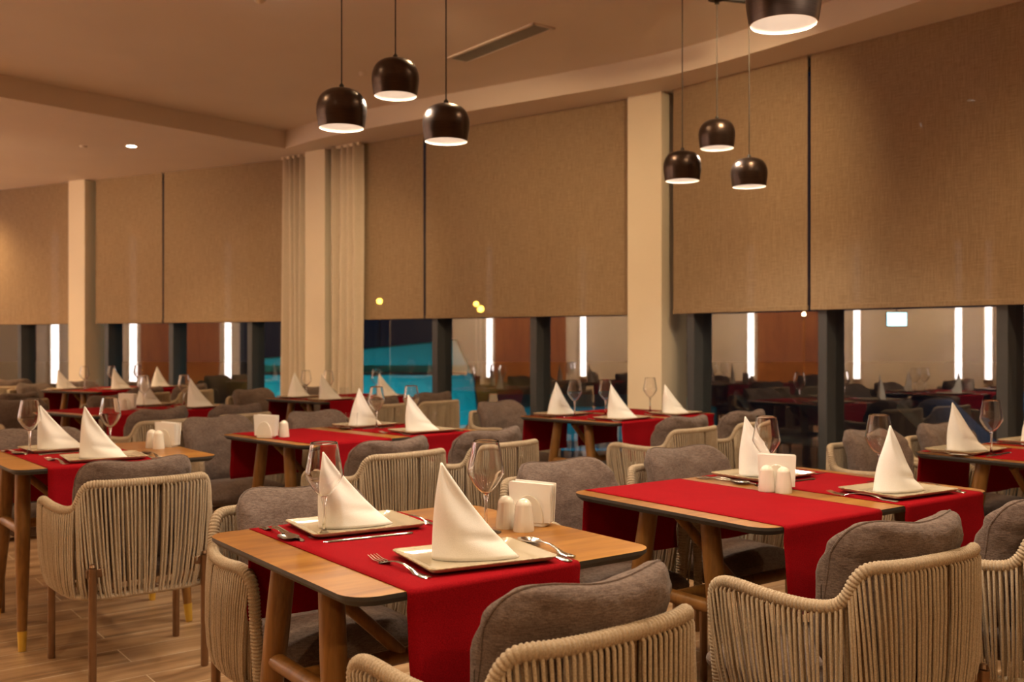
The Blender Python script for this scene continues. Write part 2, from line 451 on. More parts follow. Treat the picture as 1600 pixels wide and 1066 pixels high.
def sconce(x, y, rz, lab, power=60):  # unseen uplight, added to brighten the ceiling
    root = empty('added_uplight', (x, y, 2.1), rz)
    b = MB(); b.lathe([(0.03, 0.0), (0.05, 0.05), (0.065, 0.16), (0.062, 0.16), (0.045, 0.05), (0.0, 0.02)], 24, c=(0.10, 0, 0)); b.box(0, 0.06, -0.03, 0.03, 0.03, 0.12)
    b.build('uplight_body', M['bronze'], root, angle=50)
    l = bpy.data.lights.new('uplight_beam', 'SPOT'); l.energy = power; l.color = WARM; l.spot_size = R(150); l.spot_blend = 0.9; l.shadow_soft_size = 0.05
    lo = bpy.data.objects.new('uplight_beam', l); COL.objects.link(lo); lo.parent = root; lo.location = (0.10, 0, 0.12); lo.rotation_euler = (PI, R(12), 0)
    tag(root, lab, 'wall light', 'added unseen uplights')
for (x, y, rz, lab, pw) in [(WALLX, 9.2, 0, 'added fill uplight on the left wall, far end', 0.6), (WALLX, 7.35, 0, 'added fill uplight on the left wall beside the dark door', 0.6), (WALLX, 2.1, 0, 'added fill uplight on the left wall, middle', 2.2)]:
    sconce(x, y, rz, lab, UP_W*pw)

# window bays
def frame_mat_at(p, d):
    """matrix: x along the wall, y outwards, z up, at p"""
    n = Vector((-d.y, d.x))
    if n.y < 0: n = -n
    return Matrix(((d.x, n.x, 0, p.x), (d.y, n.y, 0, p.y), (0, 0, 1, 0), (0, 0, 0, 1)))
bays = [  # seg, px start, px end, mullion pixels
    (0, -260, 122, [-130, 27]), (0, 148, 470, [163, 264, 387]), (2, 545, 1000, [676, 830]), (3, 1040, 2100, [1075, 1281, 1562, 1790])]
for i, (sg, a, c, mul) in enumerate(bays):
    A_ = hit(a, sg); C_ = hit(c, sg)
    if sg == 3: C_ = WL[4]
    if sg == 0 and i == 0: A_ = WL[0]
    d = (C_-A_).normalized(); L = (C_-A_).length
    mt = frame_mat_at(A_, d)
    root = empty('window_%d' % (i+1)); struct(root)
    g = MB(); g.box(0, L, 0.13, 0.136, 0.02, ZS, mat=mt)
    # single sheet: glass as one plane face
    g = MB(); g.add([mt @ Vector(p) for p in ((0, 0.14, 0.06), (L, 0.14, 0.06), (L, 0.14, ZS), (0, 0.14, ZS))], [(0, 1, 2, 3)])
    g.build('pane', M['pane'], root, smooth=False)
    f = MB(); f.box(0, L, 0.10, 0.19, 0, 0.07, mat=mt); f.box(0, L, 0.10, 0.19, ZS-0.06, ZS, mat=mt)
    f.build('window_frame', M['frame'], root, smooth=False)
    for m_ in mul:
        s_ = (hit(m_, sg)-A_).dot(d)
        if s_ < 0.05: s_ = 0.06
        if s_ > L: continue
        f = MB(); f.box(s_-0.035, s_+0.035, 0.03, 0.24, 0.0, ZS, mat=mt)
        f.build('mullion', M['frame'], root, smooth=False, bevel=0.004)

# columns between the bays
def column(px, sg, wdt, dep, ang, name_lab, out=0.1, dx=0.0):
    p = hit(px, sg)
    c, s = math.cos(ang), math.sin(ang)
    mt = Matrix(((c, -s, 0, p.x), (s, c, 0, p.y), (0, 0, 1, 0), (0, 0, 0, 1)))
    b = MB(); b.box(-wdt/2, wdt/2, -dep, 0.32, 0, ZS, mat=mt)
    o = b.build('column', M['paint'], smooth=False, bevel=0.003); struct(o)
column(1014, 2, 0.32, 0.07, R(-40), 'r')
column(503, 1, 0.30, 0.10, R(-36), 'm')
column(128, 0, 0.29, 0.08, R(-27), 'l')

# roller blinds
ZB = 1.475
def blind(sg, a, c, lab, zb=ZB, ya=0.0, end=None):
    A_ = hit(a, sg); C_ = hit(c, sg) if end is None else end
    d = (C_-A_).normalized(); L = (C_-A_).length; mt = frame_mat_at(A_, d)
    root = empty('roller_blind', (A_.x, A_.y, ZS), math.atan2(d.y, d.x))
    f = MB()
    rows = []
    for j in range(13):
        z = zb-ZS + (ZS-zb)*j/12
        rows.append([(L*k/40, 0.004*math.sin(k*0.35+a)*(1-j/12), z) for k in range(41)])
    f.grid(rows); f.build('blind_fabric', M['blind'], root)
    t = MB(); t.box(0, L, -0.008, 0.012, zb-ZS-0.012, zb-ZS+0.022); t.build('bottom_rail', M['blind'], root, smooth=False, bevel=0.003)
    t = MB(); t.tube([(0, 0.045, -0.045), (L, 0.045, -0.045)], 0.035, 12); t.build('roller_tube', M['frame'], root)
    tag(root, lab, 'roller blind', 'taupe roller blinds half lowered over the windows')
blind(0, -255, 108, 'leftmost taupe roller blind, left of the narrow left column')
blind(0, 150, 253.5, 'narrow taupe roller blind just right of the left column')
blind(0, 256.5, 452, 'taupe roller blind ending at the left cream curtain')
blind(2, 566, 661.5, 'narrow taupe roller blind just right of the curtained column')
blind(2, 665.5, 984, 'wide taupe roller blind left of the wide column')
blind(3, 1052, 1262, 'taupe roller blind just right of the wide column behind three pendants')
blind(3, 1267, 1700, 'rightmost large taupe roller blind, cut by the right edge', end=WL[4])

# curtains
def curtain(c, ang, wdt, lab, ph, n=4):
    root = empty('curtain', (c[0], c[1], 0), ang)
    rows = []
    for j in range(14):
        z = 0.02 + (ZS-0.03)*j/13
        am = 0.052*(1.0-0.25*j/13)
        row = []
        for k in range(121):
            u = k/120
            x = (u-0.5)*wdt*(1+0.06*math.sin(j*0.5+ph)*(1-j/13))
            y = am*math.sin(u*2*PI*n+ph+0.5*math.sin(u*9+j*0.12)) + 0.012*math.sin(u*31+j*0.2)
            row.append((x, y, z))
        rows.append(row)
    m = MB(); m.grid(rows); m.build('curtain_cloth', M['curtain'], root, solid=0.003)
    t = MB(); t.box(-wdt/2, wdt/2, -0.015, 0.015, ZS-0.03, ZS-0.002); t.build('curtain_rail', M['paint'], root, smooth=False)
    tag(root, lab, 'curtain', 'cream curtains flanking the narrow column')
curtain((-2.33, 10.62), R(-36), 0.36, 'gathered cream curtain left of the curtained column', 0.6)
curtain((-1.665, 10.02), R(-40), 0.41, 'gathered cream curtain right of the curtained column', 2.1)

# ceiling vent, detector, downlights
A1 = Vector((-0.55, 0.835))
v0 = Vector((-0.10, 7.22))
ang = math.atan2(-0.81, 0.62)
root = empty('ceiling_vent', (v0.x, v0.y, ZC), ang)
b = MB()
for (x0, x1, y0, y1) in ((-0.53, 0.53, -0.095, -0.075), (-0.53, 0.53, 0.075, 0.095), (-0.53, -0.51, -0.095, 0.095), (0.51, 0.53, -0.095, 0.095)):
    b.box(x0, x1, y0, y1, -0.012, 0)
b.build('vent_frame', M['ceil'], root, smooth=False)
b = MB(); b.box(-0.51, 0.51, -0.075, 0.075, -0.004, -0.001)
for k in range(9): b.box(-0.51, 0.51, -0.066+k*0.0165-0.002, -0.066+k*0.0165+0.003, -0.010, -0.004)
b.build('grille', M['vent'], root, smooth=False)
tag(root, 'long slatted air vent set in the main ceiling', 'air vent')
root = empty('smoke_detector', (-0.85, 4.8+3.2, ZC)); root.location = (-1.20, 8.0, ZC)
b = MB(); b.lathe([(0.0, -0.03), (0.02, -0.03), (0.03, -0.02), (0.032, 0)], 20); b.build('detector_body', M['ceil'], root)
tag(root, 'tiny round ceiling sprinkler head left of the cluster of three pendants', 'sprinkler')
root = empty('sprinkler_head', (-4.35, 10.1, ZS))
b = MB(); b.lathe([(0.0, -0.02), (0.03, -0.02), (0.04, 0)], 20); b.build('sprinkler_body', M['ceil'], root)
tag(root, 'tiny ceiling sprinkler left of the lit downlight', 'sprinkler')
def downlight(x, y, z, power, lab, col=WARM, cone=145):
    root = empty('downlight', (x, y, z))
    b = MB(); b.lathe([(0.045, -0.001), (0.047, -0.006), (0.062, -0.005), (0.065, 0)], 32); b.build('trim_ring', M['paint'], root)
    b = MB(); b.lathe([(0.0, -0.003), (0.046, -0.003)], 32); b.build('diffuser', M['down_on'], root)
    l = bpy.data.lights.new('downlight_beam', 'SPOT'); l.energy = power; l.color = col
    l.spot_size = R(cone); l.spot_blend = 0.75; l.shadow_soft_size = 0.045
    lo = bpy.data.objects.new('downlight_beam', l); COL.objects.link(lo); lo.parent = root; lo.location = (0, 0, -0.03)
    tag(root, lab, 'downlight', 'recessed round ceiling downlights')
downlight(-3.86, 10.10, ZS, DOWN_W*0.8, 'lit recessed downlight in the left lowered ceiling', WARM, 100)
spots = [(-7.6, 13.0, ZS), (-7.2, 9.6, ZS), (-7.8, 6.2, ZS), (-8.2, 3.0, ZS),
         (-4.4, 3.4, ZC), (-1.7, 1.7, ZC), (0.9, 1.2, ZC), (3.1, 2.2, ZC), (-2.3, 4.0, ZC), (3.75, 4.35, ZS), (-5.6, 0.4, ZC), (-1.5, -1.6, ZC), (2.0, -1.6, ZC),
         (1.45, 4.15, ZC), (-0.1, 5.4, ZC), (-4.7, 6.2, ZC)]
WHERE = ['far left corner by the windows', 'left, level with the dark door', 'left, level with the first wood panel', 'left, level with the near wood panel',
         'left of the left foreground table', 'behind the left foreground table chair', 'nearest above the front small table', 'right of the right foreground table', 'between left and middle tables',
         'above the right edge window table', 'near left of the room', 'behind the camera, left', 'behind the camera, right', 'above the gap behind the right foreground table', 'above the gap before the middle blinds', 'left of the long middle table']
for i, (x, y, z) in enumerate(spots):  # unseen downlights, added for general light and bounce onto the ceiling
    downlight(x, y, z, DOWN_W*(2.4 if i < 4 else (2.5 if i in (10, 11, 12) else 0.75)), 'added ceiling downlight outside the frame, ' + WHERE[i], LEFT_WARM if i < 4 else WARM)

def washer(x, y, z, tx, ty, tz, lab, power=None, cone=85):  # unseen spot, added to brighten columns, blinds and the left wall
    root = empty('added_wall_spot', (x, y, z))
    d = Vector((tx-x, ty-y, tz-z)).normalized()
    b = MB(); b.lathe([(0.0, 0.0), (0.05, 0.0), (0.05, -0.012), (0.0, -0.012)], 24); b.tube([(0, 0, -0.01), (0, 0, -0.07)], 0.008, 8)
    b.build('ceiling_plate', M['paint'], root, angle=40)
    c = Vector((0, 0, -0.10)); b = MB(); b.tube([c-d*0.05, c+d*0.05], 0.035, 20); b.build('spot_head', M['paint'], root, angle=40)
    b = MB(); b.tube([c+d*0.0502, c+d*0.0515], 0.028, 20); b.build('lens', M['down_on'], root, angle=40)
    l = bpy.data.lights.new('spot_beam', 'SPOT'); l.energy = power or WASH_W; l.color = WARM; l.spot_size = R(cone); l.spot_blend = 1.0; l.shadow_soft_size = 0.04
    lo = bpy.data.objects.new('spot_beam', l); COL.objects.link(lo); lo.parent = root; lo.location = c+d*0.06
    lo.rotation_euler = d.to_track_quat('-Z', 'Y').to_euler()
    tag(root, lab, 'spotlight', 'added unseen ceiling spots')
washer(1.5, 5.2, ZC, 1.2, 8.0, 1.9, 'added ceiling spot aimed at the wide column')
washer(-0.5, 5.7, ZC, -0.2, 8.9, 1.6, 'added ceiling spot aimed at the middle blinds')
washer(-1.5, 5.9, ZC, -2.0, 10.4, 1.5, 'added ceiling spot aimed at the curtained column', 280, 46)
washer(-6.0, 8.4, ZS, -4.6, 11.8, 1.6, 'added ceiling spot aimed at the left blinds', 190, 90)
washer(-7.2, 4.0, ZS, WALLX, 4.2, 1.9, 'added ceiling spot aimed at the beige left wall, nearest', 330, 120)
washer(-7.2, 7.2, ZS, WALLX, 6.9, 1.9, 'added ceiling spot aimed at the left wall panels', 330, 120)
washer(-7.4, 10.6, ZS, WALLX, 10.2, 1.9, 'added ceiling spot aimed at the far end of the left wall', 330, 120)
washer(3.0, 3.6, ZC, 2.7, 6.1, 0.9, 'added ceiling spot aimed at the right blinds', 90, 75)

# ------------------------------------------------------------------ pendants
def make_pendant():
    root = empty('pendant_lamp')
    prof = [(0.108, 0.0), (0.112, 0.02), (0.118, 0.06), (0.120, 0.09), (0.116, 0.12), (0.103, 0.15), (0.080, 0.173), (0.050, 0.186), (0.018, 0.190), (0.006, 0.192)]
    out, _ = cr([(r, 0, z) for r, z in prof], 40)
    b = MB(); b.lathe([(p.x, p.z) for p in out], 56)
    b.build('lamp_shade', M['shade'], root)
    inn = [(p.x-0.003, p.z-0.002*(i > 8)) for i, p in enumerate(out)]
    inn = [(0.108, 0.0)] + inn[:-3]
    b = MB(); b.lathe(inn, 56); b.build('shade_lining', M['shade_in'], root)
    b = MB(); b.lathe([(0.0, 0.052), (0.045, 0.050), (0.058, 0.056), (0.06, 0.075), (0.04, 0.10), (0.0, 0.105)], 40)
    b.build('bulb', M['lamp_on'], root)
    return root
PEND = Proto(make_pendant)
KP = 0.917
def pendant(x, y, z, lab, top=ZC, power=PEND_W):
    o = PEND.place((x*KP, y*KP, H+(z-H)*KP), random.random()*3, lab, 'pendant lamp', 'bronze dome pendant lamps', KP)
    z = H+(z-H)*KP
    c = MB(); c.tube([(0, 0, 0.19), (0, 0, (top-z)/KP)], 0.0035, 8); c.build('cord', M['cord'], o)
    c = MB(); c.lathe([(0.012, 0.188), (0.012, 0.205), (0.004, 0.215)], 16); c.build('cord_grip', M['cord'], o)
    l = bpy.data.lights.new('pendant_beam', 'SPOT'); l.energy = power; l.color = NEUT
    l.spot_size = R(150); l.spot_blend = 0.35; l.shadow_soft_size = 0.04
    lo = bpy.data.objects.new('pendant_beam', l); COL.objects.link(lo); lo.parent = o; lo.location = (0, 0, 0.035)
ZM = 3.287
g1 = [(-0.818, 4.78, 2.272, 'left lamp of the left trio of bronze dome pendants'), (-0.590, 5.04, 2.49, 'highest lamp of the left trio of bronze dome pendants'), (-0.334, 5.04, 2.26, 'right lamp of the left trio of bronze dome pendants')]
g2 = [(1.083, 6.33, 2.268, 'left lamp of the trio of pendants right of the wide column'), (1.348, 6.55, 2.518, 'highest lamp of the trio of pendants right of the wide column'), (1.560, 6.55, 2.265, 'right lamp of the trio of pendants right of the wide column')]
g3 = [(0.878, 3.22, 2.273, 'large near bronze dome pendant cut by the top edge'), (1.12, 2.86, 2.47, 'bronze dome pendant above the frame over the right foreground table'), (0.62, 2.80, 2.40, 'bronze dome pendant above the frame between the foreground tables')]
g4 = [(-0.35, 2.15, 2.42, 'bronze dome pendant above the frame over the front small table'), (-0.62, 2.55, 2.50, 'second bronze dome pendant above the frame over the front small table')]
for g_ in (g1, g2, g3):
    for (x, y, z, lab) in g_: pendant(x, y, z, lab, ZM, PEND_W*(0.6 if g_ is g2 else 1))
for (x, y, z, lab) in g4: pendant(x, y, z, lab, ZM)
def mount(cx, cy, pts, lab):
    cx *= KP; cy *= KP; pts = [(x*KP, y*KP) for x, y in pts]
    root = empty('ceiling_mount', (cx, cy, ZM))
    b = MB()
    for (x, y) in pts:
        L = math.hypot(x-cx, y-cy); a = math.atan2(y-cy, x-cx)
        b.box(-0.012, L+0.02, -0.014, 0.014, 0, 0.028, mat=Matrix.Rotation(a, 4, 'Z'))
    b.lathe([(0.0, 0.0), (0.05, 0.0), (0.05, ZC-ZM)], 24)
    b.build('mounting_arms', M['black'], root, smooth=True, angle=30, bevel=0.002)
    tag(root, lab, 'ceiling mount', 'black three-armed pendant mounts')
mount(-0.58, 4.95, [(g[0], g[1]) for g in g1], 'black three-armed ceiling mount carrying the left trio of pendants')
mount(1.33, 6.48, [(g[0], g[1]) for g in g2], 'black ceiling mount at the top edge above the right trio of pendants')
mount(0.87, 2.96, [(g[0], g[1]) for g in g3], 'black ceiling mount above the large near pendant')
mount(-0.5, 2.35, [(g[0], g[1]) for g in g4], 'black ceiling mount above the front small table')

# ------------------------------------------------------------------ chairs
def chair_paths():
    half = [(0, -0.290, 0.728), (0.08, -0.289, 0.728), (0.15, -0.282, 0.729), (0.190, -0.268, 0.729), (0.213, -0.253, 0.722), (0.228, -0.238, 0.700), (0.238, -0.224, 0.665),
            (0.246, -0.203, 0.640), (0.257, -0.170, 0.629), (0.270, -0.11, 0.625), (0.281, -0.02, 0.628), (0.286, 0.07, 0.635), (0.286, 0.118, 0.633), (0.285, 0.148, 0.618), (0.282, 0.160, 0.585),
            (0.278, 0.162, 0.52), (0.270, 0.160, 0.42), (0.264, 0.156, 0.34)]
    full = [(-x, y, z) for x, y, z in half[::-1]] + half[1:]
    return full
def make_chair():
    root = empty('rope_armchair')
    full = chair_paths()
    pts, L = cr(full, 1300)
    # wrapped rail: a tube whose radius swells with every turn of the rope
    rr = [0.0132 + 0.0038*abs(math.sin(PI*(i*L/1300)/0.0096))**0.8 for i in range(1301)]
    b = MB(); b.tube(pts, rr, 12); b.build('wrapped_rail', M['rope'], root, angle=100)
    # lower frame
    low = [(0, -0.268, 0.315), (0.13, -0.264, 0.315), (0.20, -0.244, 0.315), (0.240, -0.20, 0.315), (0.258, -0.12, 0.315), (0.266, 0.0, 0.315), (0.267, 0.11, 0.317), (0.265, 0.154, 0.335)]
    lf = [(-x, y, z) for x, y, z in low[::-1]] + low[1:]
    lp, LL = cr(lf, 400)
    rr = [0.0105 + 0.0016*abs(math.sin(PI*(i*LL/400)/0.0072)) for i in range(401)]
    b = MB(); b.tube(lp, rr, 8); b.build('lower_frame', M['rope'], root, angle=70)
    # ropes
    b = MB()
    i0 = next(i for i, p in enumerate(pts) if p.z > 0.60); i1 = 1300-i0
    N = 98
    rnd = random.Random(3)
    for layer in (0, 1):
        off = 0.014 if layer == 0 else -0.013
        for k in range(N+1):
            if layer and k == N: continue
            if k in (8, 28, 51, 79, 98) and layer == 0: continue
            f = (k+0.5*layer)/N
            a = pts[int(round(i0+(i1-i0)*f))]
            f2 = f + (0.006 if layer else -0.004)*math.sin(k*1.7) + rnd.uniform(-0.0016, 0.0016)
            # lower rail covers the same run of the frame
            q = lp[int(round(max(0, min(400, (0.045+0.91*f2)*400))))]
            n = Vector((a.x, a.y-0.0, 0)).normalized()
            A_ = a + n*off; Q = q + n*(0.011 if layer == 0 else -0.010)
            A_.z -= 0.002
            bl = 0.014 if layer == 0 else 0.008
            b.tube([A_+n*(-0.007 if layer == 0 else 0.006)+Vector((0, 0, -0.006)), A_+Vector((0, 0, -0.016)), A_.lerp(Q, 0.3)+n*bl*0.7, A_.lerp(Q, 0.62)+n*bl, A_.lerp(Q, 0.86)+n*bl*0.75, Q], 0.0038, 7, caps=False)
    b.build('rope_weave', M['rope'], root, angle=80)
    # inner shell bars (dark metal uprights seen between the ropes)
    b = MB()
    for sx in (-1, 1):
        b.tube([(sx*0.215, -0.235, 0.32), (sx*0.222, -0.240, 0.70)], 0.008, 8)
        b.tube([(sx*0.262, -0.02, 0.32), (sx*0.288, -0.02, 0.61)], 0.007, 8)
    b.tube([(-0.25, -0.05, 0.325), (0.25, -0.05, 0.325)], 0.01, 8); b.tube([(-0.255, 0.13, 0.325), (0.255, 0.13, 0.325)], 0.01, 8)
    b.tube([(-0.20, -0.235, 0.325), (0.20, -0.235, 0.325)], 0.01, 8); b.tube([(-0.262, 0.158, 0.330), (0.262, 0.158, 0.330)], 0.01, 8)
    b.build('inner_frame', M['bronze'], root)
    # legs
    for (x, y, hgt) in ((-0.205, -0.287, 0.43), (0.205, -0.287, 0.43), (-0.245, 0.165, 0.325), (0.245, 0.165, 0.325)):
        b = MB(); b.tube([(x, y, 0.004), (x, y, hgt)], 0.0145, 14)
        b.lathe([(0.0, 0), (0.012, 0), (0.0125, 0.006)], 12, c=(x, y, 0))
        lg = b.build('leg', M['bronze'], root)
        if hgt > 0.4:
            c = MB(); c.lathe([(0.009, hgt), (0.0125, hgt+0.004), (0.009, hgt+0.014), (0.0, hgt+0.017)], 14, c=(x, y, 0))
            c.build('leg_cap', M['bronze'], lg)
            c = MB(); s = 1 if x < 0 else -1
            c.box(min(x-0.02*s, x+s*0.05), max(x-0.02*s, x+s*0.05), y+0.002, y+0.030, hgt-0.035, hgt-0.005)
            c.build('bracket', M['bronze'], lg, smooth=False, bevel=0.002)
    # seat cushion
    def pillow(hx, hy, hz, nu, nv, warp, e1=5.0, e2=2.6):
        rows = []
        for i in range(nu+1):
            u = -1+2*i/nu
            u = math.sin(u*PI/2)
            k = max(1e-4, (1-abs(u)**e1))**(1/e1)
            kt = max(1e-4, (1-abs(u)**3.2))**(1/2.2)
            row = []
            for j in range(nv):
                a = 2*PI*j/nv
                ca, sa = math.cos(a), math.sin(a)
                y = hy*k*math.copysign(abs(ca)**(2/e2), ca)
                z = hz*kt*math.copysign(abs(sa)**(2/e2), sa)*(1-0.35*abs(ca)**6)
                row.append(warp(hx*u, y, z, u, ca))
            rows.append(row)
        return rows
    def warp_seat(x, y, z, u, ca):
        n = noise.noise(Vector((x*7, y*7, z*9)))*0.006
        return (x, y+0.026, 0.392+z*(1+0.10*(1-u*u))+n)
    b = MB(); b.grid(pillow(0.246, 0.246, 0.060, 40, 36, warp_seat, 7, 3.2), closed_u=True)
    sc = b.build('seat_cushion', M['cushion'], root, angle=80)
    pp = []
    for k in range(72):
        a = 2*PI*k/72
        ca, sa = math.cos(a), math.sin(a)
        x = 0.252*math.copysign(abs(ca)**0.3, ca); y = 0.244*math.copysign(abs(sa)**0.3, sa)
        pp.append((x*0.973, y+0.026, 0.394))
    c = MB(); c.tube(pp, 0.0035, 6, closed=True); c.build('piping', M['cushion'], sc)
    # back cushion: wide pillow curved round the back, ears up at the corners
    tilt = R(12)
    def warp_back(x, y, z, u, ca):
        # y is height here, z is thickness
        hh = y; th = z
        au = abs(u)
        top = max(0, hh/0.205)
        hh = hh + top*(0.010*(au**2.5) - 0.016*math.exp(-((u+0.10)/0.5)**2))
        wr = noise.noise(Vector((x*9+3, hh*8, th*4+1)))*0.016 + noise.noise(Vector((x*22, hh*34, th*8)))*0.007
        pinch = 0.007*math.exp(-((au-0.86)/0.07)**2)*math.sin(hh*60)
        th = th + math.copysign(wr+pinch, th if th else 1)*min(1, abs(th)/0.02)
        cv = 0.080*(au**2.1)
        yy = -0.183 + cv + th - 0.42*max(0, hh-0.055) + 0.010*min(1, max(0, -hh/0.1))
        return (x, yy, 0.614+hh)
    rows = pillow(0.218, 0.198, 0.076, 72, 56, warp_back, 5.0, 3.0)
    b = MB(); b.grid(rows, closed_u=True)
    bc = b.build('back_cushion', M['cushion'], root, angle=80)
    seam = []
    for r_ in rows[3:-3]:
        seam.append(Vector(r_[0]))
    for r_ in rows[::-1][3:-3]:
        seam.append(Vector(r_[28]))
    c = MB(); c.tube(seam, 0.0032, 6, closed=True); c.build('piping', M['cushion'], bc)
    return root
CHAIR = Proto(make_chair)

# ------------------------------------------------------------------ tables
def rrect(x0, x1, y0, y1, r, n=8):
    p = []
    for (cx, cy, a0) in ((x1-r, y1-r, 0), (x0+r, y1-r, 90), (x0+r, y0+r, 180), (x1-r, y0+r, 270)):
        for k in range(n+1):
            a = R(a0+90*k/n); p.append((cx+r*math.cos(a), cy+r*math.sin(a)))
    return p
TW = 0.82; TZ = 0.75
def make_table(L):
    def fn():
        root = empty('dining_table')
        b = MB()
        P0 = rrect(-L/2, L/2, -TW/2, TW/2, 0.065); n = len(P0)
        P1 = rrect(-L/2+0.014, L/2-0.014, -TW/2+0.014, TW/2-0.014, 0.055)
        b.add([(x, y, TZ) for x, y in P0], [tuple(range(n))], 0)
        o = len(b.v)
        b.add([(x, y, TZ) for x, y in P0]+[(x, y, TZ-0.009) for x, y in P0]+[(x, y, TZ-0.022) for x, y in P1],
              [(i+k*n, (i+1) % n+k*n, (i+1) % n+(k+1)*n, i+(k+1)*n) for k in (0, 1) for i in range(n)]+[tuple(range(2*n, 3*n))[::-1]], 1)
        b.build('table_top', [M['oak'], M['dark_edge']], root, smooth=True, angle=25)
        lx = L/2-0.085
        for sx in (-1, 1):
            for sy in (-1, 1):
                top = Vector((sx*(lx-0.01), sy*0.125, TZ-0.023)); bot = Vector((sx*(lx+0.015), sy*0.225, 0.078))
                ft = Vector((sx*(lx+0.0178), sy*0.2363, 0.0))
                pts = [top, top.lerp(bot, 0.25), top.lerp(bot, 0.5), top.lerp(bot, 0.75), bot]
                m = MB(); m.tube(pts, [0.029, 0.0305, 0.029, 0.024, 0.0185], 18)
                lg = m.build('leg', M['leg'], root)
                t = MB(); t.tube([bot, ft], [0.019, 0.0145], 16); t.build('brass_tip', M['brass'], lg)
            m = MB(); m.tube([(sx*(lx+0.002), -0.16, 0.475), (sx*(lx+0.002), 0.16, 0.475)], [0.021, 0.021], 12)
            m.build('cross_stretcher', M['leg'], root)
            m = MB(); m.tube([(sx*(lx-0.01), 0, TZ-0.03), (sx*(lx-0.27), 0, 0.475)], 0.016, 10)
            m.build('brace', M['leg'], root)
        m = MB(); m.tube([(-lx, 0, 0.475), (lx, 0, 0.475)], 0.02, 12); m.build('long_stretcher', M['leg'], root)
        m = MB(); m.box(-lx+0.02, lx-0.02, -0.02, 0.02, TZ-0.045, TZ-0.0225); m.build('underframe', M['leg'], root, smooth=False)
        return root
    return fn
TAB_S = Proto(make_table(0.82)); TAB_L = Proto(make_table(1.16))
RW = 0.45
def make_runner():
    root_rows = []
    prof = []
    y0 = TW/2
    hang = 0.235
    for k in range(9): prof.append((-y0-0.0045-0.004*math.sin(k*0.5), TZ-0.012-hang+hang*k/9))
    for k in range(5):
        a = R(90*k/4); prof.append((-y0+0.006-0.0105*math.cos(a), TZ-0.009+0.0105*math.sin(a)))
    for k in range(1, 12): prof.append((-y0+0.01+(2*y0-0.02)*k/12, TZ+0.0016+0.0002*math.sin(k)))
    prof += [(-y, z) for y, z in prof[:14]][::-1]
    rows = []
    for i, (y, z) in enumerate(prof):
        hangf = max(0, (TZ-0.03-z)/hang)
        rows.append([(-RW/2+RW*k/16 + 0.004*hangf*math.sin(i), y + math.copysign(0.006*hangf*(1+math.sin(k*0.75+(0 if y > 0 else 2))), y), z) for k in range(17)])
    b = MB(); b.grid(rows)
    o = b.build('table_runner', M['runner'], None, solid=0.0022, angle=60)
    return o
RUN = Proto(make_runner)

# ------------------------------------------------------------------ tableware
def make_plate():
    root = empty('serving_plate')
    ins = [(0.155, 0.120, 0.014, 0.016), (0.153, 0.118, 0.016, 0.016), (0.146, 0.111, 0.0135, 0.014), (0.132, 0.097, 0.007, 0.014), (0.118, 0.083, 0.006, 0.02), (0.05, 0.03, 0.006, 0.01), (0.002, 0.0015, 0.006, 0.001)]
    rows = [[(x, y, z) for x, y in rrect(-a, a, -c, c, r, 5)] for a, c, z, r in ins]
    b = MB(); b.grid(rows, closed_u=True)
    und = [(0.155, 0.120, 0.014, 0.016), (0.150, 0.115, 0.008, 0.016), (0.128, 0.093, 0.0, 0.016), (0.05, 0.03, 0.0, 0.01), (0.002, 0.0015, 0.0, 0.001)]
    rows = [[(x, y, z) for x, y in rrect(-a, a, -c, c, r, 5)] for a, c, z, r in und]
    b.grid(rows, closed_u=True)
    b.build('plate_body', M['plate'], root, angle=50)
    rim = [(x, y, 0.0155) for x, y in rrect(-0.1545, 0.1545, -0.1195, 0.1195, 0.016, 5)]
    b = MB(); b.tube(rim, 0.0017, 6, closed=True); b.build('plate_rim', M['plate_rim'], root)
    return root
PLATE = Proto(make_plate)
def make_napkin(lean=0.0, flip=1.0, hgt=0.215):
    def fn():
        rows = []
        nv = 26
        for i in range(nv+1):
            v = i/nv
            w_ = 1-v
            xl = -0.082 - 0.005*math.sin(v*PI) + 0.020*v + lean*v
            wid = 0.195*(0.93*w_+0.07*w_**5) + 0.0015
            dep = 0.050*(w_**0.85) + 0.001
            row = []
            for k in range(33):
                a = PI*1.18*(k/32) - 0.09*PI      # front shell, wrapping a little to the back
                ca = -math.cos(a)
                x = xl + wid*(0.5+0.5*ca)
                y = -dep*(math.sin(a))*(1-0.35*(0.5+0.5*ca))
                # soft folds sweeping from the foot
                fold = 0.0065*math.sin((0.5+0.5*ca)*7+v*5.0)*w_*v*3
                crease = -0.010*math.exp(-((v-0.16-0.16*(0.5-0.5*ca))/0.055)**2)*max(0, ca+0.3)
                row.append((x*flip, y+fold-crease, hgt*v - 0.002*math.sin(k)*w_*0))
            rows.append(row)
        b = MB(); b.grid(rows)
        # rear flap closing the cone
        rows = []
        for i in range(nv+1):
            v = i/nv; w_ = 1-v
            xl = -0.082 - 0.005*math.sin(v*PI) + 0.020*v + lean*v
            wid = 0.176*(0.93*w_+0.07*w_**5) + 0.0012
            rows.append([((xl+wid*k/10)*flip, 0.030*w_*math.sin(PI*k/10)+0.004*w_*math.sin(k), hgt*v*0.992) for k in range(11)])
        b.grid(rows)
        return b.build('folded_napkin', M['napkin'], None, solid=0.002, angle=60)
    return fn
NAPS = [Proto(make_napkin(0.0)), Proto(make_napkin(0.040, 1.0, 0.215)), Proto(make_napkin(-0.010, 1.0, 0.198))]
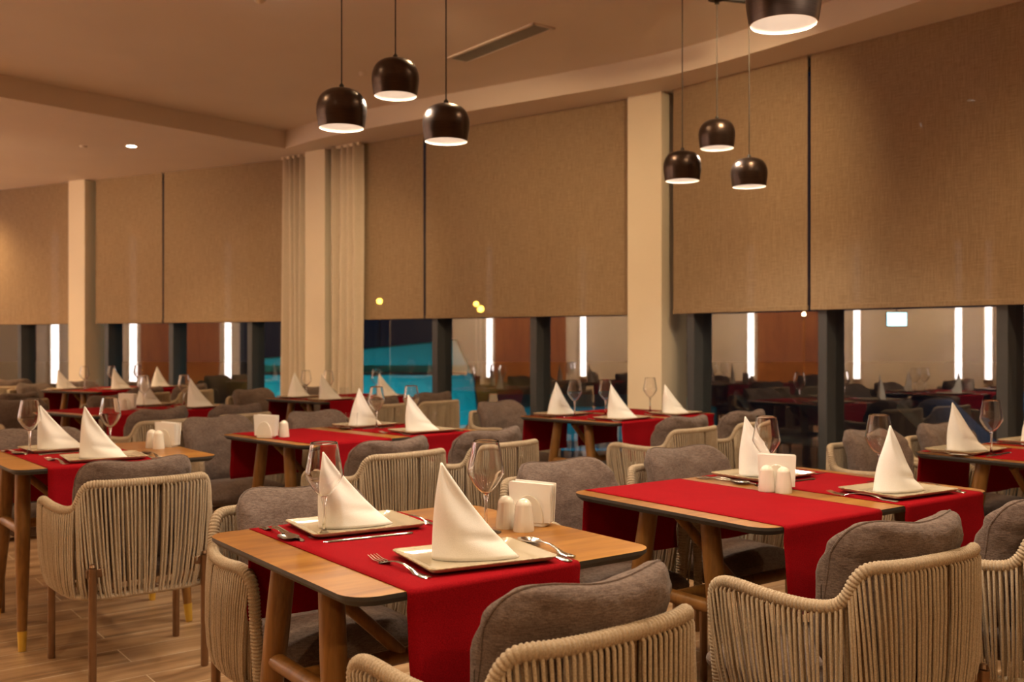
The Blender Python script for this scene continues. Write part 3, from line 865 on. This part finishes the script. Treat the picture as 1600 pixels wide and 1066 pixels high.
def make_glass():
    root = empty('wine_glass')
    bowl, _ = cr([(0.004, 0, 0.100), (0.016, 0, 0.106), (0.030, 0, 0.122), (0.0455, 0, 0.148), (0.0470, 0, 0.158), (0.0440, 0, 0.175), (0.0335, 0, 0.235)], 36)
    inner = [(max(0.0, p.x-0.0013), p.z+0.0012*(1-i/36)) for i, p in enumerate(bowl)]
    outer = [(0.0, 0.0992)] + [(p.x, p.z) for p in bowl] + [(0.0330, 0.2356)] + inner[::-1] + [(0.0, inner[0][1]+0.001)]
    b = MB(); b.lathe(outer, 48)
    b.build('bowl', M['glass'], root, angle=80)
    b = MB(); b.lathe([(0.0, 0.0985), (0.0078, 0.0985), (0.0065, 0.092), (0.0040, 0.078), (0.0036, 0.05), (0.0045, 0.022), (0.009, 0.012), (0.012, 0.009)], 20)
    b.build('stem', M['glass'], root, angle=80)
    b = MB(); b.lathe([(0.0, 0.011), (0.012, 0.009), (0.025, 0.0045), (0.040, 0.0022), (0.0405, 0.0010), (0.039, 0.0), (0.0, 0.0)], 40)
    b.build('foot', M['glass'], root, angle=80)
    return root
GLASS = Proto(make_glass)
def make_tumbler():
    b = MB(); b.lathe([(0.0, 0.0), (0.029, 0.0), (0.0305, 0.012), (0.0355, 0.09)], 40)
    return b.build('water_tumbler', M['bowl'], None, angle=50)
TUMB = Proto(make_tumbler)
def flatware(outline, zf, thick=0.0022):
    """outline: list of (y, halfwidth); bar that follows zf(y)"""
    b = MB(); rows = []
    for (y, hw) in outline:
        z = zf(y)
        rows.append([(-hw, y, z+thick*0.3), (-hw*0.6, y, z+thick), (hw*0.6, y, z+thick), (hw, y, z+thick*0.3), (hw*0.6, y, z), (-hw*0.6, y, z)])
    b.grid(rows, closed_u=True)
    n = len(rows); b.add(rows[0], [(0, 1, 2, 3, 4, 5)]); b.add(rows[-1], [(5, 4, 3, 2, 1, 0)])
    return b
HAND = [(-0.100, 0.004), (-0.097, 0.009), (-0.088, 0.0105), (-0.075, 0.008), (-0.060, 0.0085), (-0.045, 0.0055), (-0.020, 0.0035), (0.010, 0.003), (0.030, 0.0035)]
def zh(y): return 0.0005 + 0.011*max(0, 1-((y+0.005)/0.055)**2)*0.9 if abs(y+0.005) < 0.055 else 0.0005
def make_fork():
    b = flatware(HAND + [(0.040, 0.008), (0.050, 0.0115), (0.058, 0.0120)], zh)
    for k in range(4):
        x = -0.0096+k*0.0064
        b.tube([(x, 0.056, 0.0022), (x, 0.078, 0.0030), (x*0.96, 0.100, 0.0085)], [0.0017, 0.0016, 0.0009], 6)
    return b.build('fork', M['steel'], None, angle=50)
def make_spoon():
    b = flatware(HAND, zh)
    rows = []
    for i in range(13):
        t = i/12; y = 0.028+0.062*t; hw = 0.0195*math.sqrt(max(0.0, 1-((t-0.52)/0.53)**2))+0.0015
        rows.append([(hw*k/5, y, 0.007-0.0060*(1-(k/5)**2)*math.sin(PI*min(1, t*1.0+0.02))) for k in range(-5, 6)])
    s = MB(); s.grid(rows)
    rows2 = [[(x, y, z-0.0014) for x, y, z in r] for r in rows]
    s.grid(rows2)
    b.add(s.v, s.f)
    return b.build('spoon', M['steel'], None, angle=60)
def make_knife():
    b = flatware([(-0.105, 0.005), (-0.100, 0.009), (-0.085, 0.0095), (-0.05, 0.0075), (-0.01, 0.007), (0.0, 0.006), (0.006, 0.0085), (0.05, 0.0095), (0.09, 0.0085), (0.105, 0.004), (0.109, 0.001)], lambda y: 0.0005, 0.0030)
    return b.build('table_knife', M['steel'], None, angle=50)
FORK, SPOON, KNIFE = Proto(make_fork), Proto(make_spoon), Proto(make_knife)
def make_shaker():
    root = empty('shaker')
    b = MB(); b.lathe([(0.0, 0.0), (0.0270, 0.0), (0.0280, 0.004), (0.0255, 0.030), (0.0222, 0.060), (0.0215, 0.066)], 60, flute=0.012, nfl=20)
    b.build('shaker_body', M['ceramic'], root, angle=60)
    b = MB(); b.lathe([(0.0215, 0.066), (0.0216, 0.069), (0.0180, 0.077), (0.010, 0.084), (0.0, 0.087)], 40); b.build('shaker_top', M['ceramic'], root, angle=70)
    return root
SHAKER = Proto(make_shaker)
def make_holder():
    root = empty('napkin_holder')
    b = MB(); b.prism(rrect(-0.045, 0.045, -0.026, 0.026, 0.012), 0, 0.010)
    for sy in (-1, 1):
        vs = []
        for k in range(25):
            a = PI*k/24
            vs.append((0.042*math.cos(a), 0.075*math.sin(a)**0.9+0.009))
        n = len(vs)
        y0, y1 = sy*0.021, sy*0.027
        b.add([(x, y0, z) for x, z in vs]+[(x, y1, z) for x, z in vs],
              [tuple(range(n)), tuple(range(n, 2*n))[::-1]]+[(i, (i+1) % n, n+(i+1) % n, n+i) for i in range(n)])
    b.build('ceramic_stand', M['ceramic'], root, angle=50, bevel=0.0015)
    b = MB(); rnd = random.Random(2)
    for k in range(9):
        y = -0.0185+k*0.0046; dz = rnd.uniform(0, 0.006); dx = rnd.uniform(-0.003, 0.003)
        fan = (k-4)*0.0012
        vs = [(-0.056+dx, y, 0.0105), (0.056+dx, y, 0.0105), (0.060+dx, y+fan, 0.108+dz), (-0.060+dx, y+fan, 0.112+dz)]
        b.add([(x, yy-0.0011, z) for x, yy, z in vs]+[(x, yy+0.0016, z) for x, yy, z in vs], [(0, 1, 2, 3), (7, 6, 5, 4), (0, 1, 5, 4), (1, 2, 6, 5), (2, 3, 7, 6), (3, 0, 4, 7)])
    b.build('paper_napkins', M['paper'], root, smooth=False)
    return root
HOLDER = Proto(make_holder)

# ------------------------------------------------------------------ tables with everything on them
# N: corner nearest the camera (world), th: turn of the table, L: length
T = [
 dict(key='front small table', N=(-0.307, 1.915), th=36.5, L=0.82, runners=[0.345],
      chairs=[('near', 'n', 0.305, 0.125, 2), ('far', 'f', 0.40, 0.15, 2)],
      sets=[('near', 'n', 0.385, 0.150, -9, 0), ('far', 'f', 0.35, 0.660, -6, 2)],
      glasses=[('left', 0.233, 0.605), ('right', 0.600, 0.41)], holder=(0.765, 0.425, -24), shak=((0.680, 0.430), (0.690, 0.365))),
 dict(key='right foreground table', N=(0.673, 2.636), th=36.5, L=1.16, runners=[0.295, 0.868],
      chairs=[('near left', 'n', 0.125, 0.125, -3), ('near right', 'n', 0.86, 0.14, 0), ('far left', 'f', 0.25, 0.15, 1), ('far right', 'f', 0.88, 0.15, 0)],
      sets=[('near right', 'n', 0.845, 0.150, -4, 1), ('far right', 'f', 0.80, 0.665, 0, 0)],
      glasses=[('left', 0.640, 0.52), ('right', 1.015, 0.33)], holder=(0.60, 0.445, -14), shak=((0.530, 0.430), (0.560, 0.385))),
 dict(key='left foreground table', N=(-1.915, 3.83), th=39.0, L=0.82, runners=[0.345],
      chairs=[('near', 'n', 0.375, 0.165, -2), ('far', 'f', 0.38, 0.20, 0)],
      sets=[('near', 'n', 0.38, 0.160, -6, 0), ('far', 'f', 0.34, 0.650, 3, 2)],
      glasses=[('right', 0.520, 0.53), ('left', 0.190, 0.58)], holder=(0.775, 0.50, -24), shak=((0.700, 0.50), (0.710, 0.44))),
 dict(key='long middle table', N=(-0.99, 4.74), th=44.5, L=1.16, runners=[0.295, 0.868],
      chairs=[('near left', 'n', 0.245, 0.22, 0), ('near right', 'n', 0.88, 0.22, 0), ('far left', 'f', 0.25, 0.30, 0), ('far right', 'f', 0.91, 0.28, 2)],
      sets=[('near right', 'n', 0.85, 0.15, -4, 2), ('far right', 'f', 0.84, 0.665, 4, 1)],
      glasses=[('left', 0.80, 0.50), ('right', 1.02, 0.46)], tumb=((0.70, 0.60), (1.03, 0.30)), holder=(0.075, 0.47, -14), shak=((0.155, 0.43),)),
 dict(key='table before the wide column', N=(0.62, 6.03), th=46, L=1.16, runners=[0.295, 0.868],
      chairs=[('near left', 'n', 0.18, 0.20, 0), ('near right', 'n', 0.84, 0.22, 2), ('far left', 'f', 0.40, 0.38, 0)],
      sets=[('near left', 'n', 0.27, 0.15, 0, 0), ('far left', 'f', 0.27, 0.665, 0, 1), ('near right', 'n', 0.86, 0.15, 2, 2)],
      glasses=[('left', 0.24, 0.52), ('middle', 0.44, 0.42), ('right', 0.94, 0.42)], tumb=((0.56, 0.45),), holder=None, shak=()),
 dict(key='right edge window table', N=(2.28, 3.81), th=37, L=1.16, runners=[0.295, 0.868],
      chairs=[('far left', 'f', 0.26, 0.20, 0), ('far right', 'f', 0.90, 0.18, 0)],
      sets=[('far left', 'f', 0.21, 0.675, 4, 0), ('far right', 'f', 0.87, 0.675, 0, 1)],
      glasses=[('left', 0.17, 0.54)], holder=None, shak=()),
 dict(key='second-row left table', N=(-2.75, 6.59), th=54, L=1.16, runners=[0.295, 0.868],
      chairs=[('near left', 'n', 0.20, 0.25, 0), ('near right', 'n', 0.84, 0.22, 0), ('far left', 'f', 0.22, 0.42, 0), ('far right', 'f', 0.90, 0.26, 0)],
      sets=[('near right', 'n', 0.93, 0.15, 0, 0), ('far right', 'f', 0.84, 0.665, 0, 1)],
      glasses=[('left', 0.72, 0.55), ('right', 0.98, 0.42)], holder=(0.50, 0.42, -10), shak=((0.44, 0.38),)),
 dict(key='far left window table', N=(-4.06, 9.72), th=64, L=1.16, runners=[0.295, 0.868],
      chairs=[('near left', 'n', 0.26, 0.22, 0), ('near right', 'n', 0.87, 0.22, 0), ('far left', 'f', 0.30, 0.30, 0), ('far right', 'f', 0.87, 0.25, 0)],
      sets=[('near left', 'n', 0.45, 0.15, 0, 0), ('near right', 'n', 0.98, 0.15, 0, 1), ('far left', 'f', 0.22, 0.665, 0, 2)],
      glasses=[('left', 0.25, 0.45), ('middle', 0.60, 0.45), ('right', 0.95, 0.45)], tumb=((0.12, 0.5), (0.18, 0.40), (0.52, 0.62)), holder=None, shak=()),
 dict(key='table below the curtains', N=(-1.54, 8.12), th=50, L=1.16, runners=[0.295, 0.868],
      chairs=[('near left', 'n', 0.27, 0.22, 0), ('near right', 'n', 0.88, 0.22, 0), ('far left', 'f', 0.24, 0.30, 0), ('far right', 'f', 0.90, 0.26, 0)],
      sets=[('near left', 'n', 0.20, 0.15, 0, 0), ('far left', 'f', 0.27, 0.665, 0, 1), ('near right', 'n', 0.86, 0.15, 0, 2)],
      glasses=[('left', 0.30, 0.60), ('middle', 0.40, 0.42), ('right', 0.96, 0.42)], tumb=((0.52, 0.35),), holder=None, shak=()),
 dict(key='table at left frame edge', N=(-5.02, 8.05), th=64, L=1.16, runners=[0.295, 0.868],
      chairs=[('near right', 'n', 0.87, 0.22, 0), ('far right', 'f', 0.87, 0.28, 0)],
      sets=[('near right', 'n', 0.86, 0.15, 0, 0)], glasses=[('right', 0.96, 0.42)], holder=None, shak=()),
]
for ti, t in enumerate(T):
    N = Vector((*t['N'], 0)); th = R(t['th']); L = t['L']; key = t['key']
    B = Vector((math.cos(th), math.sin(th), 0)); A = Vector((-math.sin(th), math.cos(th), 0))
    def P(s, q, z=0): return N + B*s + A*q + Vector((0, 0, z))
    c = P(L/2, TW/2)
    (TAB_S if L < 1 else TAB_L).place(c, th, 'oak-topped trestle dining table, the ' + key, 'table', 'oak trestle dining tables')
    for i, s in enumerate(t['runners']):
        side = '' if len(t['runners']) == 1 else ('left ' if i == 0 else 'right ')
        RUN.place(P(s, TW/2), th, '%sred cloth runner draped across the %s' % (side, key), 'table runner', 'red table runners')
    for (nm, sd, s, off, da) in t['chairs']:
        if sd == 'n': pos, rz = P(s, -off), th+R(da)
        else: pos, rz = P(s, TW+off), th+PI+R(da)
        ch = CHAIR.place(pos, rz, 'rope armchair with taupe cushions, %s seat of the %s' % (nm, key), 'chair', 'woven rope armchairs')
        rq = random.Random(ti*7+int(s*100))
        sh = {(0, 'near'): (0.030, -0.004, 0.012, 0), (1, 'near left'): (0.024, -0.004, 0.012, 1), (2, 'near'): (-0.010, 0.006, 0.0, 0)}.get((ti, nm), (rq.uniform(-0.010, 0.010), rq.uniform(0.0, 0.015), rq.uniform(-0.008, 0.008), rq.uniform(-3, 3)))
        for o_ in COL.objects:
            if o_.parent is ch and o_.name.startswith('back_cushion'):
                o_.location = sh[:3]; o_.rotation_euler = (0, R(sh[3]*0.6), 0)
    zt = TZ + 0.0029
    for (nm, sd, s, q, da, nv) in t['sets']:
        sg = 1 if sd == 'n' else -1
        rz = th + R(da) + (0 if sd == 'n' else PI)
        cen = P(s, q, zt)
        X = Vector((math.cos(rz), math.sin(rz), 0)); Y = Vector((-math.sin(rz), math.cos(rz), 0))
        PLATE.place(cen, rz, 'rectangular ivory plate with worn rim, %s setting of the %s' % (nm, key), 'plate', 'rectangular ivory plates')
        off = Vector((-0.012, -0.01, 0.0072))
        NAPS[nv].place(cen+off, R(8+8*nv+(4 if ti % 2 else -4)), 'white napkin folded upright on the %s plate of the %s' % (nm, key), 'napkin', 'upright folded white napkins')
        cut = 'cutlery laid beside the plates'
        FORK.place(cen - X*0.182 - Y*0.004, rz+R(10), 'steel fork left of the %s plate on the %s' % (nm, key), 'fork', cut, 1.2)
        KNIFE.place(cen + X*0.181 - Y*0.005, rz, 'steel knife right of the %s plate on the %s' % (nm, key), 'knife', cut, 1.12)
        SPOON.place(cen + X*0.206 + Y*(0.035 if sd == 'n' else -0.01), rz+R(3), 'steel spoon outside the knife, %s setting of the %s' % (nm, key), 'spoon', cut, 1.2)
        if sd == 'f':
            KNIFE.place(cen + Y*0.150 + X*0.02, rz-PI/2, 'dessert knife across the top of the %s plate, %s' % (nm, key), 'knife', cut, 1.12)
    for (nm, s, q) in t['glasses']:
        GLASS.place(P(s, q, zt-0.0015 if any(abs(s-r) < RW/2 for r in t['runners']) else TZ), 0.3, 'empty stemmed wine glass, %s one on the %s' % (nm, key), 'wine glass', 'stemmed wine glasses', 1.02)
    for i, (s, q) in enumerate(t.get('tumb', ())):
        TUMB.place(P(s, q, zt), 0, 'clear water tumbler, %s one on the %s' % (['leftmost', 'rightmost' if len(t['tumb']) == 2 else 'second', 'third'][i], key), 'tumbler', 'clear water tumblers')
    if t['holder']:
        s, q, a = t['holder']
        hz = zt if any(abs(s-r) < RW/2+0.05 for r in t['runners']) else TZ
        HOLDER.place(P(s, q, hz), R(a), 'cream ceramic holder of paper napkins on the %s' % key, 'napkin holder', 'ceramic napkin holders')
    for i, (s, q) in enumerate(t['shak']):
        hz = zt if any(abs(s-r) < RW/2+0.02 for r in t['runners']) else TZ
        SHAKER.place(P(s, q, hz), R(20), 'fluted cream %s on the %s' % (['shaker farther left' if len(t['shak']) > 1 else 'shaker beside the napkin holder', 'shaker in front of the napkin holder'][i], key), 'shaker', 'fluted salt and pepper shakers')
CHAIR.place((-5.75, 11.45, 0), R(15), 'rope armchair at the far left window, cut by the frame edge', 'chair', 'woven rope armchairs')
CHAIR.place((-3.52, 6.35, 0), R(54+180), 'rope armchair peeking in at the left edge behind the left table', 'chair', 'woven rope armchairs')

# ------------------------------------------------------------------ night terrace outside
b = MB(); b.prism([(-30, 4), (-9.8, 15.3), (-2.4, 11.4), (-1.2, 10.45), (1.4, 8.5), (5.5, 3.5), (30, 3.5), (40, 60), (-40, 60)], -0.15, -0.02)
struct(b.build('terrace', M['deck'], smooth=False))
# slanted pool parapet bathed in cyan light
b = MB()
y0, y1 = 13.2, 13.5
pf = [(-3.5, -0.02), (-3.5, 1.00), (-3.3, 1.02), (-0.75, 1.27), (-0.50, 0.75), (-0.46, 0.30), (-0.62, 0.10), (-0.9, -0.02)]
n = len(pf)
b.add([(x, y0, z) for x, z in pf]+[(x, y1, z) for x, z in pf], [tuple(range(n)), tuple(range(n, 2*n))[::-1]]+[(i, (i+1) % n, n+(i+1) % n, n+i) for i in range(n)])
o = b.build('pool_parapet', M['cyan_ext'], None, angle=30, bevel=0.02)
tag(o, 'slant-topped parapet outside lit cyan, seen through the middle windows', 'parapet')
b = MB(); b.box(-3.5, -0.6, 13.08, 13.198, 0.80, 0.84, mat=None); tag(b.build('parapet_rail', M['black'], smooth=False, bevel=0.005), 'dark thin rail along the cyan parapet outside', 'rail')
b = MB(); b.box(-0.35, 2.6, 12.6, 15.5, -0.02, 0.42); tag(b.build('pool_basin', M['cyan_ext'], smooth=False, bevel=0.03), 'low raised pool basin outside right of the cyan parapet', 'pool')
def area(name, loc, rot, sx, sy, power, col):
    l = bpy.data.lights.new(name, 'AREA'); l.shape = 'RECTANGLE'; l.size = sx; l.size_y = sy; l.energy = power; l.color = col
    o = bpy.data.objects.new(name, l); COL.objects.link(o); o.location = loc; o.rotation_euler = rot
    return o
# underwater style floodlights at the terrace edge
area('pool_floodlight', (-2.2, 12.0, 0.03), (R(58), 0, 0), 3.0, 0.12, 38, (0.0, 0.42, 0.52))
area('pool_floodlight', (0.9, 11.6, 0.05), (R(60), 0, 0), 2.0, 0.1, 3, (0.0, 0.45, 0.7))
for i, (x, y, rz) in enumerate([(3.9, 7.6, 30), (5.3, 6.2, 30), (3.0, 9.6, 30), (5.4, 8.9, 30)]):
    root = empty('sun_lounger', (x, y, -0.02), R(rz))
    b = MB(); b.box(-0.33, 0.33, -0.95, 0.35, 0.28, 0.36); b.box(-0.33, 0.33, 0, 0.72, 0, 0.08, mat=Matrix.Translation((0, 0.34, 0.28)) @ Matrix.Rotation(R(38), 4, 'X'))
    b.build('mattress', M['lounge'], root, smooth=False, bevel=0.02)
    for (lx, ly) in ((-0.28, -0.85), (0.28, -0.85), (-0.28, 0.3), (0.28, 0.3)):
        b = MB(); b.box(lx-0.02, lx+0.02, ly-0.02, ly+0.02, 0, 0.28); b.build('leg', M['frame'], root, smooth=False)
    tag(root, ['lounger on the dark terrace nearest the right window', 'lounger on the dark terrace farther right', 'lounger on the dark terrace behind the first', 'lounger on the dark terrace in the back corner'][i], 'lounger', 'loungers on the terrace at night')
l = bpy.data.lights.new('terrace_lamp', 'SPOT'); l.energy = 60; l.color = (0.05, 0.35, 0.7); l.spot_size = R(85); l.spot_blend = 0.8
lo = bpy.data.objects.new('terrace_lamp', l); COL.objects.link(lo); lo.location = (4.9, 8.6, 2.6)
def street(x, y, z, lab, mat, r=0.12):
    root = empty('street_lamp', (x, y, -0.02))
    b = MB(); b.tube([(0, 0, 0), (0, 0, z)], 0.018, 8); b.build('lamp_post', M['black'], root)
    b = MB(); b.lathe([(0.0, z-r), (r*0.7, z-r*0.7), (r, z), (r*0.7, z+r*0.7), (0.0, z+r)], 16); b.build('lamp_globe', mat, root)
    tag(root, lab, 'street lamp', 'distant lamps glowing outside at night')
def at(px, py, Y): return ((px-800)/1555.6*Y, Y, H+(533-py)/1555.6*Y+0.02)
for (px, py, Y, lab, m_, r) in [(405, 468, 34, 'amber street lamp glowing through the blind left of the curtains', 'street_on', 0.13),
                       (593, 471, 34, 'amber street lamp glowing through the narrow middle blind', 'street_on', 0.10),
                       (744, 475, 34, 'upper left amber street lamp glowing through the wide middle blind', 'street_on', 0.09),
                       (751, 483, 30, 'lower right amber street lamp glowing through the wide middle blind', 'street_on', 0.10),
                       (1303, 489, 26, 'bright warm lamp outside just right of the right bay mullion', 'string_on', 0.055),
                       (1256, 491, 30, 'small warm lamp outside just left of the right bay mullion', 'string_on', 0.05)]:
    x, y, z = at(px, py, Y); street(x, y, z, lab, M[m_], r)
